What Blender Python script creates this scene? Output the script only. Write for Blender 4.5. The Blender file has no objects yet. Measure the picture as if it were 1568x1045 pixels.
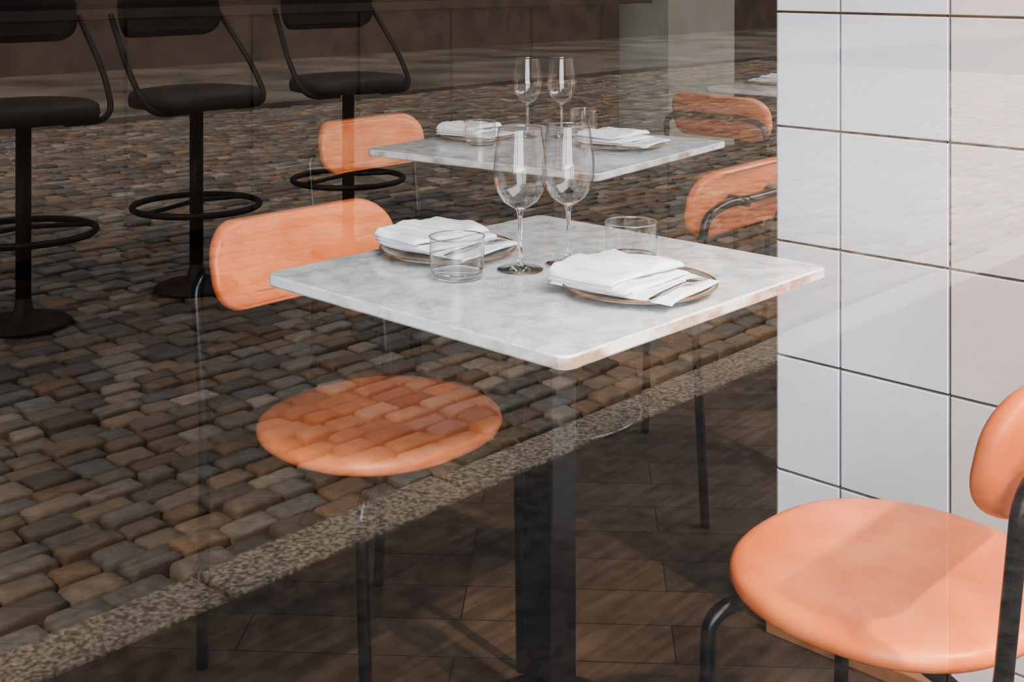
import bpy, bmesh, math, random
from mathutils import Vector, Matrix
random.seed(7)
scene = bpy.context.scene
COL = scene.collection

# ------------------------------------------------------------------ materials
def new_mat(name):
    m = bpy.data.materials.new(name); m.use_nodes = True
    nt = m.node_tree; nt.nodes.clear()
    out = nt.nodes.new('ShaderNodeOutputMaterial')
    return m, nt, out
def N(nt, typ, **kw):
    n = nt.nodes.new(typ)
    for k, v in kw.items(): setattr(n, k, v)
    return n
def ramp(nt, fac, stops):
    r = N(nt, 'ShaderNodeValToRGB')
    el = r.color_ramp.elements
    while len(el) < len(stops): el.new(0.5)
    for e, (p, c) in zip(el, stops):
        e.position = p; e.color = (*c, 1)
    nt.links.new(fac, r.inputs['Fac'])
    return r.outputs['Color']
def coords(nt, scale=(1, 1, 1), rot=(0, 0, 0), kind='Object', loc=(0, 0, 0)):
    tc = N(nt, 'ShaderNodeTexCoord'); mp = N(nt, 'ShaderNodeMapping')
    mp.inputs['Scale'].default_value = scale; mp.inputs['Rotation'].default_value = rot
    mp.inputs['Location'].default_value = loc
    nt.links.new(tc.outputs[kind], mp.inputs['Vector'])
    return mp.outputs['Vector']
def noise(nt, vec, scale, detail=4, rough=.5, dist=0):
    n = N(nt, 'ShaderNodeTexNoise')
    n.inputs['Scale'].default_value = scale; n.inputs['Detail'].default_value = detail
    n.inputs['Roughness'].default_value = rough; n.inputs['Distortion'].default_value = dist
    nt.links.new(vec, n.inputs['Vector'])
    return n.outputs['Fac']
def bump(nt, h, strength, dist, b):
    bp = N(nt, 'ShaderNodeBump'); bp.inputs['Strength'].default_value = strength
    bp.inputs['Distance'].default_value = dist
    nt.links.new(h, bp.inputs['Height']); nt.links.new(bp.outputs['Normal'], b.inputs['Normal'])
def pbr(name, c1, c2=None, scale=8, rough=.5, metal=0, bmp=0, bdist=.002, bscale=60, coat=0, spec=.5, kind='Object', detail=4, lo=.35, hi=.65):
    m, nt, out = new_mat(name)
    b = N(nt, 'ShaderNodeBsdfPrincipled')
    nt.links.new(b.outputs[0], out.inputs[0])
    b.inputs['Roughness'].default_value = rough; b.inputs['Metallic'].default_value = metal
    b.inputs['Coat Weight'].default_value = coat; b.inputs['Specular IOR Level'].default_value = spec
    v = coords(nt, kind=kind)
    if c2 is None: c2 = tuple(x * .9 for x in c1)
    nt.links.new(ramp(nt, noise(nt, v, scale, detail), [(lo, c1), (hi, c2)]), b.inputs['Base Color'])
    if bmp: bump(nt, noise(nt, v, bscale, 3), bmp, bdist, b)
    return m

M_leather = pbr('leather_orange', (.78, .255, .100), (.67, .185, .066), scale=11, rough=.36, bmp=.12, bdist=.0004, bscale=200, spec=.45)
M_metal = pbr('black_steel', (.003, .003, .0035), (.005, .005, .006), rough=.22, spec=.4)
M_dark = pbr('dark_leather', (.020, .017, .015), (.027, .022, .019), rough=.6, spec=.3)
M_blackout = pbr('black_painted_steel', (.010, .010, .010), (.014, .013, .012), rough=.5, spec=.25)
M_linen = pbr('linen_white', (.90, .91, .94), (.86, .87, .91), scale=20, rough=.85, bmp=.3, bdist=.0006, bscale=500, spec=.2)
M_cut = pbr('cutlery_steel', (.65, .65, .66), (.5, .5, .5), rough=.2, metal=1)
M_plate = pbr('stoneware_grey', (.36, .39, .40), (.20, .18, .16), scale=12, rough=.3, lo=.42, hi=.62)
M_rim = pbr('stoneware_rim_brown', (.26, .12, .05), (.13, .06, .03), scale=40, rough=.4)
M_brick = pbr('plaster_facade', (.12, .09, .07), (.08, .06, .05), scale=3, rough=.9)
M_darkwall = pbr('dark_wall', (.045, .04, .037), (.03, .027, .025), scale=2, rough=.8)
M_greywall = pbr('grey_green_plaster', (.44, .48, .44), (.36, .40, .36), scale=3, rough=.8)
M_counter = pbr('dark_walnut', (.022, .013, .008), (.012, .008, .005), scale=4, rough=.4)
M_ceil = pbr('ceiling_paint', (.25, .24, .22), (.22, .21, .2), rough=.9)
M_trimwood = pbr('trim_wood', (.30, .15, .07), (.2, .09, .04), scale=15, rough=.5)
M_grout = pbr('grout_dark', (.07, .045, .03), (.05, .035, .025), rough=.9, scale=30)
M_tile = pbr('white_glazed_tile', (.69, .72, .80), (.65, .68, .77), scale=3, rough=.14, spec=.6, bmp=.08, bdist=.003, bscale=6)
M_kerb = pbr('granite_kerb', (.24, .21, .18), (.08, .07, .055), scale=90, rough=.85, bmp=.6, bdist=.01, bscale=40, detail=8, lo=.38, hi=.62)
M_leaf = pbr('leaf_green', (.06, .11, .03), (.04, .08, .02), rough=.6)
M_bark = pbr('bark', (.10, .075, .055), (.06, .045, .03), scale=15, rough=.9, bmp=.6, bdist=.01, bscale=20)

def marble():
    m, nt, out = new_mat('marble_grey_white')
    b = N(nt, 'ShaderNodeBsdfPrincipled'); nt.links.new(b.outputs[0], out.inputs[0])
    v = coords(nt)
    n1 = noise(nt, v, 24, 5, .5, .4)
    base = ramp(nt, n1, [(.34, (.53, .56, .575)), (.5, (.67, .70, .71)), (.62, (.75, .775, .79))])
    n2 = noise(nt, v, 7, 10, .7, 1.2)
    vein = ramp(nt, n2, [(.475, (1, 1, 1)), (.5, (.74, .75, .77)), (.525, (1, 1, 1))])
    mx = N(nt, 'ShaderNodeMix', data_type='RGBA', blend_type='MULTIPLY'); mx.inputs[0].default_value = .7
    nt.links.new(base, mx.inputs[6]); nt.links.new(vein, mx.inputs[7])
    nt.links.new(mx.outputs[2], b.inputs['Base Color'])
    b.inputs['Roughness'].default_value = .13
    return m
M_marble = marble()
def marble_edge():
    m, nt, out = new_mat('marble_edge_worn')
    b = N(nt, 'ShaderNodeBsdfPrincipled'); nt.links.new(b.outputs[0], out.inputs[0])
    v = coords(nt)
    nt.links.new(ramp(nt, noise(nt, v, 14, 6), [(.36, (.40, .26, .17)), (.47, (.62, .57, .53)), (.58, (.80, .80, .80))]), b.inputs['Base Color'])
    b.inputs['Roughness'].default_value = .35
    bump(nt, noise(nt, v, 90, 3), .3, .002, b)
    return m
M_medge = marble_edge()

def schlick(nt, f0, gain, power=5):
    """two-sided reflectance: f0 + gain*(1-|N.I|)^power"""
    g = N(nt, 'ShaderNodeNewGeometry')
    d = N(nt, 'ShaderNodeVectorMath', operation='DOT_PRODUCT')
    nt.links.new(g.outputs['Normal'], d.inputs[0]); nt.links.new(g.outputs['Incoming'], d.inputs[1])
    a = N(nt, 'ShaderNodeMath', operation='ABSOLUTE'); nt.links.new(d.outputs['Value'], a.inputs[0])
    s = N(nt, 'ShaderNodeMath', operation='SUBTRACT', use_clamp=True); s.inputs[0].default_value = 1; nt.links.new(a.outputs[0], s.inputs[1])
    p = N(nt, 'ShaderNodeMath', operation='POWER'); nt.links.new(s.outputs[0], p.inputs[0]); p.inputs[1].default_value = power
    q = N(nt, 'ShaderNodeMath', operation='MULTIPLY_ADD', use_clamp=True); nt.links.new(p.outputs[0], q.inputs[0])
    q.inputs[1].default_value = gain; q.inputs[2].default_value = f0
    return q.outputs[0]
def glass(name):
    m, nt, out = new_mat(name)
    g = N(nt, 'ShaderNodeBsdfGlossy'); g.inputs['Roughness'].default_value = .0
    t = N(nt, 'ShaderNodeBsdfTransparent'); t.inputs[0].default_value = (.955, .962, .97, 1)
    mx = N(nt, 'ShaderNodeMixShader')
    nt.links.new(schlick(nt, .10, .90, 2.6), mx.inputs[0]); nt.links.new(t.outputs[0], mx.inputs[1]); nt.links.new(g.outputs[0], mx.inputs[2])
    nt.links.new(mx.outputs[0], out.inputs[0])
    return m
M_glass = glass('clear_thin_glass')
def solid_glass():
    m, nt, out = new_mat('clear_solid_glass')
    g = N(nt, 'ShaderNodeBsdfGlass'); g.inputs['IOR'].default_value = 1.48; g.inputs['Roughness'].default_value = 0
    g.inputs['Color'].default_value = (.98, .985, .99, 1)
    nt.links.new(g.outputs[0], out.inputs[0])
    return m
M_sglass = solid_glass()

def pane(name, refl, tint):
    m, nt, out = new_mat(name)
    g = N(nt, 'ShaderNodeBsdfGlossy'); g.inputs['Roughness'].default_value = .0
    t = N(nt, 'ShaderNodeBsdfTransparent'); t.inputs[0].default_value = (*tint, 1)
    mx = N(nt, 'ShaderNodeMixShader')
    nt.links.new(schlick(nt, refl, .9), mx.inputs[0]); nt.links.new(t.outputs[0], mx.inputs[1]); nt.links.new(g.outputs[0], mx.inputs[2])
    nt.links.new(mx.outputs[0], out.inputs[0])
    return m
M_pane = pane('window_glass', .10, (.97, .98, .98))
M_pane2 = pane('window_glass_warm', .13, (1.0, .91, .82))

def planks(name, rot, c):
    m, nt, out = new_mat(name)
    b = N(nt, 'ShaderNodeBsdfPrincipled'); nt.links.new(b.outputs[0], out.inputs[0])
    v = coords(nt, rot=(0, 0, rot))
    br = N(nt, 'ShaderNodeTexBrick')
    br.inputs['Scale'].default_value = 1; br.inputs['Brick Width'].default_value = .8; br.inputs['Row Height'].default_value = .13
    br.inputs['Mortar Size'].default_value = .0014; br.inputs['Color1'].default_value = (*c[0], 1); br.inputs['Color2'].default_value = (*c[1], 1)
    br.inputs['Mortar'].default_value = (.010, .007, .005, 1)
    nt.links.new(v, br.inputs['Vector'])
    v2 = coords(nt, scale=(2, 30, 1), rot=(0, 0, rot))
    g = ramp(nt, noise(nt, v2, 2, 6), [(.3, (.5, .47, .44)), (.7, (1.2, 1.17, 1.12))])
    mx = N(nt, 'ShaderNodeMix', data_type='RGBA', blend_type='MULTIPLY'); mx.inputs[0].default_value = .9
    nt.links.new(br.outputs['Color'], mx.inputs[6]); nt.links.new(g, mx.inputs[7])
    v3 = coords(nt)
    wn = ramp(nt, noise(nt, v3, 2.2, 6, .65), [(.35, (.55, .53, .51)), (.65, (1.15, 1.13, 1.1))])
    m3 = N(nt, 'ShaderNodeMix', data_type='RGBA', blend_type='MULTIPLY'); m3.inputs[0].default_value = 1
    nt.links.new(mx.outputs[2], m3.inputs[6]); nt.links.new(wn, m3.inputs[7])
    nt.links.new(m3.outputs[2], b.inputs['Base Color'])
    b.inputs['Roughness'].default_value = .5
    return m
M_floor = planks('oak_planks_dark', math.radians(50), ((.095, .064, .043), (.060, .040, .027)))

def cobble_mat():
    m, nt, out = new_mat('cobblestone')
    b = N(nt, 'ShaderNodeBsdfPrincipled'); nt.links.new(b.outputs[0], out.inputs[0])
    at = N(nt, 'ShaderNodeVertexColor', layer_name='stone')
    v = coords(nt)
    g = ramp(nt, noise(nt, v, 30, 8, .7), [(.3, (.6, .6, .6)), (.7, (1.3, 1.3, 1.3))])
    mx = N(nt, 'ShaderNodeMix', data_type='RGBA', blend_type='MULTIPLY'); mx.inputs[0].default_value = 1
    nt.links.new(at.outputs[0], mx.inputs[6]); nt.links.new(g, mx.inputs[7])
    nt.links.new(mx.outputs[2], b.inputs['Base Color'])
    b.inputs['Roughness'].default_value = .75
    bump(nt, noise(nt, v, 35, 5), .6, .01, b)
    return m
M_cobble = cobble_mat()
M_soil = pbr('street_joint_sand', (.018, .015, .012), (.012, .010, .009), rough=1, scale=20)
M_walk = pbr('asphalt_pavement', (.06, .052, .044), (.020, .018, .015), rough=.9, scale=22, detail=8, bmp=.5, bdist=.01, bscale=50)
M_farwalk = pbr('far_pavement', (.15, .13, .11), (.05, .042, .035), rough=.9, scale=.9, detail=6)

# ------------------------------------------------------------------ mesh helpers
def link(ob, parent=None):
    COL.objects.link(ob)
    if parent is not None: ob.parent = parent
    return ob
def empty(name, loc=(0, 0, 0), rot=0):
    e = bpy.data.objects.new(name, None); e.empty_display_size = .1
    e.location = loc; e.rotation_euler = (0, 0, rot)
    return link(e)
def mesh_ob(name, verts, faces, mat, parent=None, smooth=True, loc=(0, 0, 0)):
    me = bpy.data.meshes.new(name); me.from_pydata([tuple(v) for v in verts], [], faces)
    me.materials.append(mat)
    if smooth:
        for p in me.polygons: p.use_smooth = True
    me.update()
    ob = bpy.data.objects.new(name, me); ob.location = loc
    bm = bmesh.new(); bm.from_mesh(me); bmesh.ops.recalc_face_normals(bm, faces=bm.faces); bm.to_mesh(me); bm.free()
    return link(ob, parent)
def lathe_geo(prof, seg, verts, faces):
    b0 = len(verts)
    for r, z in prof:
        for i in range(seg):
            a = 2 * math.pi * i / seg
            verts.append((max(r, 1e-5) * math.cos(a), max(r, 1e-5) * math.sin(a), z))
    for j in range(len(prof) - 1):
        for i in range(seg):
            k = (i + 1) % seg
            faces.append((b0 + j * seg + i, b0 + j * seg + k, b0 + (j + 1) * seg + k, b0 + (j + 1) * seg + i))
def lathe(name, prof, mat, parent=None, seg=48, loc=(0, 0, 0)):
    verts = []; faces = []
    profs = prof if isinstance(prof[0], list) else [prof]
    for p in profs: lathe_geo(p, seg, verts, faces)
    return mesh_ob(name, verts, faces, mat, parent, True, loc)
def fillet(pts, rad, n=7):
    pts = [Vector(p) for p in pts]; out = [pts[0]]
    for i in range(1, len(pts) - 1):
        a, b, c = pts[i - 1], pts[i], pts[i + 1]
        r = min(rad, (a - b).length * .48, (c - b).length * .48)
        p0 = b + (a - b).normalized() * r; p1 = b + (c - b).normalized() * r
        for k in range(n + 1):
            t = k / n
            out.append((1 - t) ** 2 * p0 + 2 * t * (1 - t) * b + t * t * p1)
    out.append(pts[-1]); return out
def tube(name, pts, r, mat, parent=None, rad=.05, seg=14, closed=False):
    P = [Vector(p) for p in pts] if closed else fillet(pts, rad)
    n = len(P); verts = []; faces = []
    prev = None
    for i in range(n):
        if closed: t = (P[(i + 1) % n] - P[i - 1]).normalized()
        else: t = (P[min(i + 1, n - 1)] - P[max(i - 1, 0)]).normalized()
        if prev is None:
            ref = Vector((0, 0, 1)) if abs(t.z) < .9 else Vector((1, 0, 0))
            nrm = t.cross(ref).normalized()
        else:
            nrm = (prev - t * prev.dot(t)).normalized()
        prev = nrm; bn = t.cross(nrm)
        for k in range(seg):
            a = 2 * math.pi * k / seg
            verts.append(P[i] + (nrm * math.cos(a) + bn * math.sin(a)) * r)
    m = n if closed else n - 1
    for i in range(m):
        j = (i + 1) % n
        for k in range(seg):
            l = (k + 1) % seg
            faces.append((i * seg + k, i * seg + l, j * seg + l, j * seg + k))
    if not closed:
        faces.append(tuple(range(seg))); faces.append(tuple((n - 1) * seg + k for k in range(seg)))
    return mesh_ob(name, verts, faces, mat, parent)
def ring_pts(R, z, n=48, c=(0, 0)):
    return [(c[0] + R * math.cos(2 * math.pi * i / n), c[1] + R * math.sin(2 * math.pi * i / n), z) for i in range(n)]
def box(name, lo, hi, mat, parent=None, bev=0, seg=3):
    bm = bmesh.new(); bmesh.ops.create_cube(bm, size=1)
    lo = Vector(lo); hi = Vector(hi); s = hi - lo
    for v in bm.verts:
        v.co = Vector((v.co.x * s.x, v.co.y * s.y, v.co.z * s.z))
    if bev: bmesh.ops.bevel(bm, geom=bm.edges[:], offset=bev, segments=seg, profile=.5, affect='EDGES')
    me = bpy.data.meshes.new(name); bm.to_mesh(me); bm.free(); me.materials.append(mat)
    ob = bpy.data.objects.new(name, me); ob.location = (lo + hi) / 2
    return link(ob, parent)
def superpts(a, b, e, n):
    out = []
    for i in range(n):
        t = 2 * math.pi * i / n; c, s = math.cos(t), math.sin(t)
        out.append((a * math.copysign(abs(c) ** (2 / e), c), b * math.copysign(abs(s) ** (2 / e), s)))
    return out
def stadium(w, h, r, n=10):
    out = []
    for cx, cy, a0 in ((w - r, h - r, 0), (-w + r, h - r, 90), (-w + r, -h + r, 180), (w - r, -h + r, 270)):
        for k in range(n + 1):
            a = math.radians(a0 + 90 * k / n); out.append((cx + r * math.cos(a), cy + r * math.sin(a)))
    return out
def pad(name, outline, levels, mat, parent, xf=lambda v: v):
    """levels: list (scale_inset, z); outline centred on origin"""
    verts = []; faces = []; n = len(outline)
    for ins, z in levels:
        for x, y in outline:
            L = math.hypot(x, y); k = max(0.0, (L - ins) / L)
            verts.append(xf(Vector((x * k, y * k, z))))
    for j in range(len(levels) - 1):
        for i in range(n):
            k = (i + 1) % n
            faces.append((j * n + i, j * n + k, (j + 1) * n + k, (j + 1) * n + i))
    faces.append(tuple(range(n))); faces.append(tuple((len(levels) - 1) * n + i for i in range(n)))
    return mesh_ob(name, verts, faces, mat, parent)

# ------------------------------------------------------------------ dining chair (sitter faces +y)
def chair(loc, rot):
    E = empty('dining_chair', (loc[0], loc[1], 0), rot)
    r = .0105
    # seat pad
    out = superpts(.212, .202, 2.25, 72)
    z0 = .428
    lv = [(.03, z0), (.012, z0 + .002), (.004, z0 + .008), (0, z0 + .017), (.003, z0 + .026), (.010, z0 + .031), (.022, z0 + .034), (.05, z0 + .0355), (.09, z0 + .0345), (.14, z0 + .0335)]
    pad('seat', out, lv, M_leather, E)
    lathe('seat_plate', [(0, z0 - .008), (.15, z0 - .008), (.155, z0), (0, z0 + .001)], M_metal, E, 40)
    # backrest: outline in (x,z), slight curve and recline
    ol = stadium(.210, .078, .066)
    def xf(v):
        x, z, d = v.x, v.y, v.z
        y = -.228 + .9 * x * x * 1.1 - z * .22 + d
        return Vector((x, y - .02, .710 + z))
    lv = [(.014, -.016), (.004, -.013), (0, -.006), (0, .004), (.003, .011), (.010, .016), (.012, .0155), (.017, .0185), (.035, .0215), (.055, .022)]
    pad('backrest', ol, lv, M_leather, E, xf)
    # rear legs + bar behind the back
    pts = [(-.205, -.245, 0), (-.212, -.225, .44), (-.215, -.250, .690), (-.15, -.262, .715), (-.05, -.277, .715), (.05, -.277, .715), (.15, -.262, .715), (.215, -.250, .690), (.212, -.225, .44), (.205, -.245, 0)]
    tube('rear_frame', pts, r, M_metal, E, .045)
    for s in (-1, 1):
        tube('side_rail', [(s * .178, .175, 0), (s * .182, .165, .405), (s * .12, .13, .417), (s * .12, -.10, .417), (s * .212, -.228, .425)], r, M_metal, E, .04)
        tube('back_bolt', [(s * .09, -.29, .714), (s * .09, -.24, .714)], .012, M_metal, E)
    tube('cross_rail', [(-.12, -.05, .417), (.12, -.05, .417)], r * .8, M_metal, E)
    return E
chair((1.436, 1.664), math.radians(180))
chair((1.531, .750), 0)
chair((2.50, 1.83), math.radians(3))
chair((2.495, 2.71), math.radians(182))
chair((4.03, 2.54), math.radians(-90))

# ------------------------------------------------------------------ tables
def table(loc, rot, sx=.668, sy=.642, rb=.25):
    E = empty('cafe_table', (loc[0], loc[1], 0), rot)
    ol = stadium(sx / 2, sy / 2, .018, 6)
    lv = [(.003, .731), (0, .734), (0, .747), (.003, .750)]
    t = pad('marble_top', ol, lv, M_marble, E)
    t.data.materials.append(M_medge)
    for p in t.data.polygons:
        p.use_smooth = False
        if abs(p.normal.z) < .5: p.material_index = 1
    box('under_plate', (-.17, -.17, .722), (.17, .17, .731), M_metal, E, .002)
    box('pedestal', (-.031, -.031, .018), (.031, .031, .722), M_metal, E, .003)
    lathe('base_disc', [(0, 0), (rb - .005, 0), (rb, .004), (rb, .010), (rb - .01, .014), (.06, .020), (0, .021)], M_metal, E, 64)
    return E
table((1.524, 1.344), 0, rb=.14)
table((2.619, 2.307), math.radians(8), .72, .74)
table((4.70, 2.66), 0)

# ------------------------------------------------------------------ tableware
TZ = .750
def torus_prof(R, z, r):
    return [(R + r * math.cos(a * math.pi / 3), z + r * math.sin(a * math.pi / 3)) for a in range(7)]
def wine_glass(x, y):
    E = empty('wine_glass', (x, y, TZ))
    lathe('foot_and_stem', [(0, .0004), (.036, .0004), (.0385, .0012), (.036, .0026), (.02, .0042), (.008, .008), (.0044, .016), (.0037, .04), (.0037, .086), (.0052, .096), (.0085, .1005), (0, .1025)], M_sglass, E, 48)
    lathe('bowl', [(.0088, .1006), (.0155, .1035), (.028, .1125), (.038, .128), (.0432, .147), (.0440, .163), (.0425, .185), (.0390, .210), (.0358, .232)], M_glass, E, 64)
    lathe('rim', torus_prof(.0358, .232, .0008), M_sglass, E, 64)
    return E
def tumbler(x, y):
    E = empty('water_tumbler', (x, y, TZ))
    lathe('base', [(0, .0006), (.036, .0006), (.0400, .002), (.0415, .006), (.0405, .012), (.036, .0095), (0, .0085)], M_sglass, E, 64)
    lathe('body', [(.0415, .006), (.0435, .030), (.0440, .066)], M_glass, E, 64)
    lathe('rim', torus_prof(.0438, .0662, .0012), M_sglass, E, 64)
    return E
def plate(x, y, R=.12):
    E = empty('stoneware_plate', (x, y, TZ))
    k = R / .12
    lathe('dish', [(0, 0), (.075 * k, 0), (.080 * k, .002), (.108 * k, .007), (.1185 * k, .0125), (.1175 * k, .0145), (.105 * k, .0105), (.08 * k, .0065), (0, .006)], M_plate, E, 72)
    tube('rim', ring_pts(R - .0012, .0138, 96), .0019, M_rim, E, closed=True, seg=8)
    return E
def fold(name, cx, cy, w, d, z0, h, parent, seed, rot=0, taper=0.0, amp=1.0):
    rnd = random.Random(seed); ph = [rnd.uniform(0, 6) for _ in range(6)]
    sec = []
    n = 18
    rr = h * .5
    for i in range(n + 1): sec.append((-d / 2 + rr + (d - 2 * rr) * i / n, 1))
    for k in range(1, 6):
        a = math.pi / 2 - math.pi * k / 6; sec.append((d / 2 - rr + math.cos(a) * rr, math.sin(a)))
    for i in range(n + 1): sec.append((d / 2 - rr - (d - 2 * rr) * i / n, -1))
    for k in range(1, 6):
        a = -math.pi / 2 - math.pi * k / 6; sec.append((-d / 2 + rr + math.cos(a) * rr, math.sin(a)))
    S = len(sec); verts = []; faces = []; nx = 30
    for j in range(nx + 1):
        u = j / nx; x = (u - .5) * w
        edge = min(u, 1 - u) * nx
        sc = .45 if edge < .5 else (.85 if edge < 1.5 else 1)
        for (y, s) in sec:
            yy = y * (1 - taper * (u - .5))
            hh = h / 2 * sc
            hh *= .70 + .45 * (y / d + .5)
            z = z0 + h / 2 * sc + s * hh
            z = max(z, z0)
            if s > -.5:
                wv = (s + 1) / 2 * amp
                z += wv * (.0026 * math.sin(u * 5.5 + ph[2] + yy * 26) + .0014 * math.sin(u * 15 + ph[3] - yy * 62) + .0006 * math.sin(u * 37 + yy * 110 + ph[0]))
            verts.append((x + .003 * math.sin(yy * 38 + ph[4]), yy + .0025 * math.sin(u * 6 + ph[5]), z))
    for j in range(nx):
        for k in range(S):
            l = (k + 1) % S
            faces.append((j * S + k, j * S + l, (j + 1) * S + l, (j + 1) * S + k))
    faces.append(tuple(range(S))); faces.append(tuple(nx * S + k for k in range(S)))
    c, s = math.cos(rot), math.sin(rot)
    verts = [(cx + x * c - y * s, cy + x * s + y * c, z) for x, y, z in verts]
    ob = mesh_ob(name, verts, faces, M_linen, parent)
    return ob
def napkin(x, y, rot, seed, k=1.0):
    E = empty('folded_napkin', (x, y, TZ + .0128), rot)
    fold('lower_layer', .004 * k, -.006, .165 * k, .205 * k, 0, .008, E, seed, .06, .10, .7)
    fold('middle_layer', -.001 * k, .022, .168 * k, .150 * k, .0065, .010, E, seed + 1, -.02, .0, .8)
    fold('upper_layer', -.006 * k, .032 * k, .172 * k, .130 * k, .0150, .015, E, seed + 2, -.05, -.08, 1.2)
    return E
def flat_poly(name, pts, z, t, mat, parent, bend=lambda x: 0):
    n = len(pts); verts = [(x, y, z + bend(x)) for x, y in pts] + [(x, y, z + t + bend(x)) for x, y in pts]
    faces = [tuple(range(n)), tuple(range(n, 2 * n))] + [(i, (i + 1) % n, n + (i + 1) % n, n + i) for i in range(n)]
    return mesh_ob(name, verts, faces, mat, parent, False)
def fork(x, y, z, rot):
    E = empty('fork', (x, y, z), rot)
    b = lambda x: .003 * math.cos(x * 30)
    flat_poly('handle', [(-.08, -.003), (-.08, .003), (-.05, .004), (.01, .0018), (.028, .002), (.028, -.002), (.01, -.0018), (-.05, -.004)], 0, .0014, M_cut, E, b)
    flat_poly('head', [(.026, -.002), (.026, .002), (.034, .008), (.048, .009), (.048, -.009), (.034, -.008)], 0, .0012, M_cut, E, b)
    for i in range(4):
        yy = -.0078 + i * .0052
        flat_poly('tine', [(.046, yy - .0011), (.046, yy + .0011), (.078, yy + .0006), (.078, yy - .0006)], 0, .0011, M_cut, E, b)
wine_glass(1.490, 1.379); wine_glass(1.573, 1.346)
tumbler(1.384, 1.418); tumbler(1.662, 1.283)
plate(1.519, 1.158); napkin(1.505, 1.158, 0.05, 3)
plate(1.489, 1.547, .118); napkin(1.494, 1.556, .0, 11, .95)
fork(1.500, 1.070, TZ + .0235, math.radians(5))
fork(1.490, 1.478, TZ + .0235, math.radians(4))
wine_glass(2.694, 2.463); wine_glass(2.763, 2.390)
tumbler(2.481, 2.449); tumbler(2.915, 2.433)
plate(2.727, 2.139); napkin(2.735, 2.139, .1, 21)
plate(2.573, 2.555, .11); napkin(2.573, 2.555, math.radians(6), 31, .9)
plate(4.70, 2.84, .11); napkin(4.70, 2.84, math.radians(180), 41, .9)

# ------------------------------------------------------------------ interior bar counter
C = empty('bar_counter', (0, 0, 0))
box('counter_top', (.6, 4.62, 1.04), (6.2, 5.25, 1.09), M_counter, C, .006)
box('counter_front', (.7, 4.80, 0.08), (6.1, 5.15, 1.04), M_counter, C, .004)
box('counter_plinth', (.72, 4.84, 0), (6.08, 5.12, .08), M_metal, C)
for i in range(9):
    box('counter_batten', (.8 + i * .64, 4.785, .1), (.84 + i * .64, 4.80, 1.03), M_counter, C, .002)

# ------------------------------------------------------------------ room shell
PX, PY = 2.04, 1.23
box('floor', (-2.2, .36, -.06), (10.5, 7.2, 0), M_floor)
box('ceiling', (-2.4, .30, 3.0), (10.6, 7.4, 3.25), M_ceil)
box('wall_back', (-2.4, 7.2, -.06), (10.6, 7.4, 3.0), M_darkwall)
box('wall_left', (-2.4, .36, -.06), (-2.2, 7.2, 3.0), M_darkwall)
box('wall_right', (10.4, .36, -.06), (10.6, 7.2, 3.0), M_darkwall)
box('trim_1', (-2.2, .39, 0), (PX, .45, .08), M_metal)
box('trim_2', (-2.2, .39, 2.92), (10.4, .45, 3.0), M_metal)
box('trim_3', (PX + .34, .39, 0), (10.4, .45, .08), M_metal)
def pane_ob(name, x0, x1, mat):
    me = bpy.data.meshes.new(name)
    me.from_pydata([(x0, .42, .08), (x1, .42, .08), (x1, .42, 2.92), (x0, .42, 2.92)], [], [(0, 1, 2, 3)])
    me.materials.append(mat); return link(bpy.data.objects.new(name, me))
pane_ob('window_1', -2.2, .951, M_pane)
pane_ob('window_2', .953, PX - .001, M_pane2)
pane_ob('window_3', PX + .34, 10.4, M_pane)

# interior pillar
box('wall_pillar', (6.75, 4.9, 0), (7.55, 5.7, 3.0), M_greywall)

# tiled pier
pier = empty('wall_tiled_pier')
box('core', (PX + .006, .452, 0.0), (PX + .334, PY - .006, 3.0), M_grout, pier)
def tiles():
    verts = []; faces = []
    def tile(o, ax, bx, nrm, a0, a1, b0, b1):
        g = .0022; a0 += g; a1 -= g; b0 += g; b1 -= g; c = .0015
        base = len(verts)
        for (aa, bb, d) in ((a0, b0, 0), (a1, b0, 0), (a1, b1, 0), (a0, b1, 0)):
            verts.append(o + ax * aa + bx * bb + nrm * 0)
        for (aa, bb) in ((a0, b0), (a1, b0), (a1, b1), (a0, b1)):
            verts.append(o + ax * aa + bx * bb + nrm * .0075)
        for (aa, bb) in ((a0 + c, b0 + c), (a1 - c, b0 + c), (a1 - c, b1 - c), (a0 + c, b1 - c)):
            verts.append(o + ax * aa + bx * bb + nrm * .009)
        for L in (0, 4):
            for i in range(4):
                j = (i + 1) % 4
                faces.append((base + L + i, base + L + j, base + L + 4 + j, base + L + 4 + i))
        faces.append((base + 8, base + 9, base + 10, base + 11))
    zs = [.0] + [.0914 + .2144 * k for k in range(14)]
    zs = [z for z in zs if z < 3.0] + [3.0]
    ys = [.452, .487, .691, .8954, 1.0994, PY]
    for i in range(len(zs) - 1):
        for j in range(len(ys) - 1):
            tile(Vector((PX + .006, 0, 0)), Vector((0, 1, 0)), Vector((0, 0, 1)), Vector((-1, 0, 0)), ys[j], ys[j + 1], zs[i], zs[i + 1])
            tile(Vector((PX + .334, 0, 0)), Vector((0, 1, 0)), Vector((0, 0, 1)), Vector((1, 0, 0)), ys[j], ys[j + 1], zs[i], zs[i + 1])
        for a, b in ((PX, PX + .17), (PX + .17, PX + .34)):
            tile(Vector((0, PY - .006, 0)), Vector((1, 0, 0)), Vector((0, 0, 1)), Vector((0, 1, 0)), a, b, zs[i], zs[i + 1])
    return mesh_ob('tiles', verts, faces, M_tile, pier, False)
tiles()
box('baseboard_pier', (PX - .022, .452, 0), (PX - .004, PY + .012, .03), M_trimwood, None, .003)

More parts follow.
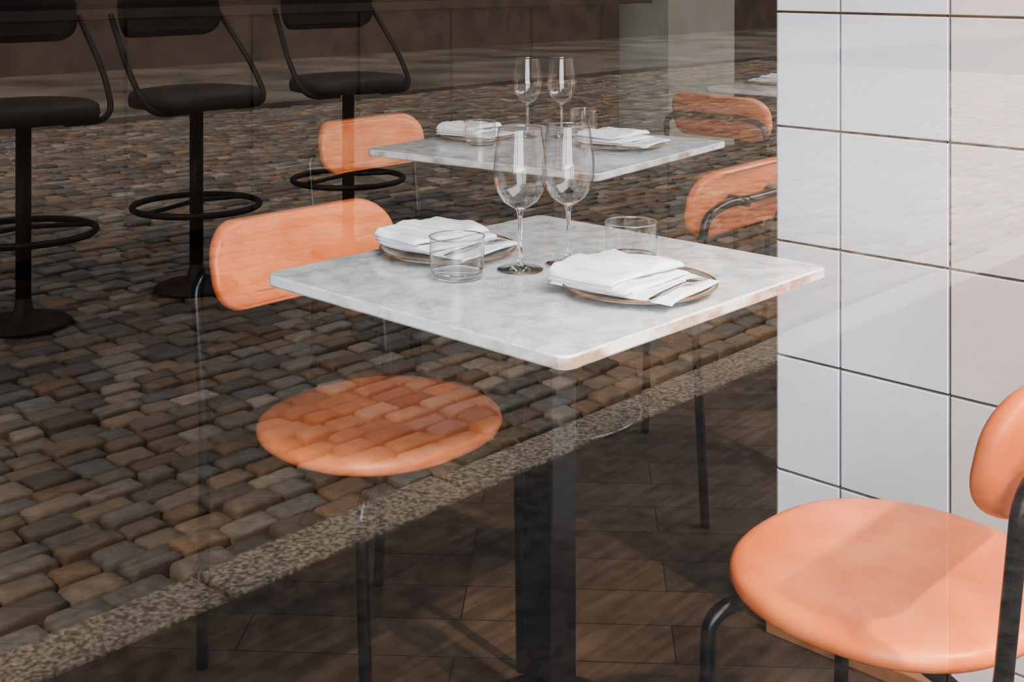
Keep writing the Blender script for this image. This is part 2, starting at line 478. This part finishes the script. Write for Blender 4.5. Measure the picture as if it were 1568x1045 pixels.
# ------------------------------------------------------------------ outside (real street seen by reflection)
G = -.10
box('pavement', (-6, -1.40, G - .1), (30, .36, G), M_walk)
K = empty('kerb')
x = -4
while x < 24:
    L = random.uniform(.7, 1.0)
    box('kerb_stone', (x, -1.56 + random.uniform(-.01, .01), G - .1), (x + L - .012, -1.40, G + .004), M_kerb, K, .012)
    x += L
box('street_bed', (-6, -9.2, G - .12), (30, -1.60, G - .035), M_soil)
def cobbles():
    verts = []; faces = []; cols = []
    y = -1.58; row = 0
    tones = [(.20, .150, .11), (.15, .125, .105), (.22, .175, .14), (.13, .125, .12), (.20, .135, .09), (.23, .20, .17), (.11, .095, .083), (.16, .15, .14)]
    while y > -9.1:
        d = random.uniform(.078, .105)
        x = -1 + random.uniform(0, .1)
        while x < 16:
            w = random.uniform(.10, .165); g = .005
            c = random.choice(tones); f = random.uniform(.6, .95); c = tuple(q * f for q in c)
            base = len(verts); hz = G + random.uniform(-.010, .006)
            x0, x1, y0, y1 = x + g, x + w - g, y - d + g, y - g
            wob = lambda: random.uniform(-.007, .007)
            cs = [(x0 + wob(), y0 + wob()), (x1 + wob(), y0 + wob()), (x1 + wob(), y1 + wob()), (x0 + wob(), y1 + wob())]
            cx, cy = (x0 + x1) / 2, (y0 + y1) / 2
            oc = []
            for i in range(4):
                p = cs[i]; q0 = cs[i - 1]; q1 = cs[(i + 1) % 4]
                oc.append((p[0] + (q0[0] - p[0]) * .08, p[1] + (q0[1] - p[1]) * .08)); oc.append((p[0] + (q1[0] - p[0]) * .08, p[1] + (q1[1] - p[1]) * .08))
            wave = .035 * math.sin(x * 1.1)
            for k, z in ((1, hz - .04), (.99, hz - .008), (.93, hz), (.5, hz + .002)):
                for p in oc: verts.append((cx + (p[0] - cx) * k, cy + (p[1] - cy) * k + wave, z)); cols.append(c)
            for L in range(3):
                for i in range(8):
                    j = (i + 1) % 8
                    faces.append((base + L * 8 + i, base + L * 8 + j, base + L * 8 + 8 + j, base + L * 8 + 8 + i))
            faces.append(tuple(base + 24 + i for i in range(8)))
            x += w
        y -= d; row += 1
    me = bpy.data.meshes.new('cobblestone_street'); me.from_pydata(verts, [], faces); me.materials.append(M_cobble)
    ca = me.color_attributes.new('stone', 'FLOAT_COLOR', 'POINT')
    flat = []
    for c in cols: flat += [c[0], c[1], c[2], 1]
    ca.data.foreach_set('color', flat)
    for p in me.polygons: p.use_smooth = True
    link(bpy.data.objects.new('cobblestone_street', me))
cobbles()
box('far_pavement', (-6, -14.0, G - .1), (30, -9.2, G + .04), M_farwalk)
box('facade_opposite', (-8, -14.4, G), (40, -14.0, 11.5), M_brick)
box('facade_street_end', (30, -14.0, G - .1), (30.4, -3.4, 9), M_brick)

# bar stools standing out on the street, seen only as a reflection
def stool(x, y, rot):
    E = empty('bar_stool', (x, y, G + .008), rot)
    lathe('base', [(0, 0), (.17, 0), (.175, .005), (.16, .014), (.05, .03), (.034, .06), (.028, .10), (0, .10)], M_blackout, E, 48)
    tube('pole', [(0, 0, .03), (0, 0, .76)], .028, M_blackout, E)
    tube('foot_ring', ring_pts(.26, .345), .013, M_blackout, E, closed=True, seg=10)
    tube('ring_spoke', [(-.26, 0, .345), (0, 0, .365), (.26, 0, .345)], .009, M_blackout, E, .02)
    pad('seat', superpts(.27, .25, 2.4, 56), [(.03, .765), (.006, .77), (0, .79), (.005, .82), (.02, .832), (.06, .838), (.12, .836)], M_dark, E)
    def xf(v): return Vector((v.x, -.265 + v.x * v.x * 1.4 + v.z - v.y * .15, 1.16 + v.y))
    pad('backrest', stadium(.26, .11, .08), [(.012, -.016), (0, -.006), (0, .006), (.012, .018), (.04, .022)], M_dark, E, xf)
    for s in (-1, 1):
        tube('side_tube', [(s * .12, .10, .755), (s * .31, .10, .755), (s * .32, -.02, .92), (s * .28, -.20, 1.15)], .012, M_blackout, E, .09)
    return E
stool(2.15, -3.70, math.radians(8)); stool(2.90, -3.70, math.radians(-6)); stool(3.76, -3.75, math.radians(4)); stool(1.30, -3.66, math.radians(10))

# trees casting dappled shade on the street
def tree(x, y, h, R, n, seed):
    rnd = random.Random(seed); E = empty('street_tree', (x, y, G))
    tube('trunk', [(0, 0, 0), (.05, .03, h * .5), (0, .1, h)], .10, M_bark, E, .3)
    for i in range(7):
        a = i * .9; tube('branch', [(0, .05, h * (.55 + .05 * i)), (math.cos(a) * R * .4, math.sin(a) * R * .4, h * .85), (math.cos(a) * R * .8, math.sin(a) * R * .8, h * 1.05)], .03, M_bark, E, .3)
    verts = []; faces = []
    cl = [Vector((rnd.gauss(0, R * .5), rnd.gauss(-.6, R * .5), h + rnd.gauss(0, R * .3))) for _ in range(34)]
    for i in range(n):
        c = rnd.choice(cl) + Vector((rnd.gauss(0, .28), rnd.gauss(0, .28), rnd.gauss(0, .22)))
        s = rnd.uniform(.05, .10); d = Vector((rnd.uniform(-1, 1), rnd.uniform(-1, 1), rnd.uniform(-.4, .4))).normalized()
        e = d.cross(Vector((rnd.uniform(-.5, .5), rnd.uniform(-.5, .5), 1))).normalized()
        b = len(verts)
        verts.extend([c - d * s, c + e * s * .5, c + d * s, c - e * s * .5]); faces.append((b, b + 1, b + 2, b + 3))
    mesh_ob('foliage', verts, faces, M_leaf, E, False)
tree(-2.6, -1.1, 5.0, 2.0, 1700, 1)
tree(-4.6, -1.15, 6.2, 2.0, 1700, 2)

# ------------------------------------------------------------------ light
w = bpy.data.worlds.new('sky'); scene.world = w; w.use_nodes = True
nt = w.node_tree; nt.nodes.clear()
o = nt.nodes.new('ShaderNodeOutputWorld'); bg = nt.nodes.new('ShaderNodeBackground')
bg.inputs[0].default_value = (.88, .93, 1.0, 1); bg.inputs[1].default_value = 6.3
nt.links.new(bg.outputs[0], o.inputs[0])
sd = bpy.data.lights.new('sun', 'SUN'); sd.energy = 15; sd.angle = math.radians(2.5); sd.color = (1, .82, .61)
so = bpy.data.objects.new('sun', sd); link(so)
dirv = Vector((1.0, -.50, -1.0)).normalized()   # travelling direction: over the roof, down onto the street
so.rotation_euler = dirv.to_track_quat('-Z', 'Y').to_euler(); so.location = (0, 3, 8)
# added spot lamp; noise pattern imitates dappled sun on floor and pavement
ld = bpy.data.lights.new('added_dapple_spot', 'SPOT'); ld.energy = 22000; ld.color = (1, .90, .78)
ld.spot_size = math.radians(20); ld.spot_blend = .6; ld.shadow_soft_size = .12
lo = bpy.data.objects.new('added_dapple_spot', ld); link(lo)
lo.location = (.6, -6.0, 7.6)
tgt = Vector((2.15, -.05, .1))
lo.rotation_euler = (tgt - lo.location).to_track_quat('-Z', 'Y').to_euler()
ld.use_nodes = True; nt = ld.node_tree; nt.nodes.clear()
o = nt.nodes.new('ShaderNodeOutputLight'); em = nt.nodes.new('ShaderNodeEmission')
tc = nt.nodes.new('ShaderNodeTexCoord')
nz = noise(nt, tc.outputs['Normal'], 120, 4, .6, .3)
mr = nt.nodes.new('ShaderNodeMapRange'); mr.inputs['From Min'].default_value = .55; mr.inputs['From Max'].default_value = .63
mr.inputs['To Min'].default_value = .05; mr.inputs['To Max'].default_value = 1.0
nt.links.new(nz, mr.inputs['Value']); nt.links.new(mr.outputs['Result'], em.inputs['Strength'])
nt.links.new(em.outputs[0], o.inputs[0])

# ------------------------------------------------------------------ camera
cd = bpy.data.cameras.new('camera'); cam = bpy.data.objects.new('camera', cd); link(cam)
cam.location = (0, 0, 1.24); cam.rotation_euler = (math.radians(90), 0, -math.asin(.7295))
cd.sensor_width = 36; cd.lens = 1899 / 1568 * 36; cd.shift_y = -567.5 / 1568
cd.clip_start = .02; cd.clip_end = 200
scene.camera = cam
scene.view_settings.view_transform = 'AgX'
scene.view_settings.look = 'AgX - High Contrast'
scene.view_settings.exposure = 0.42
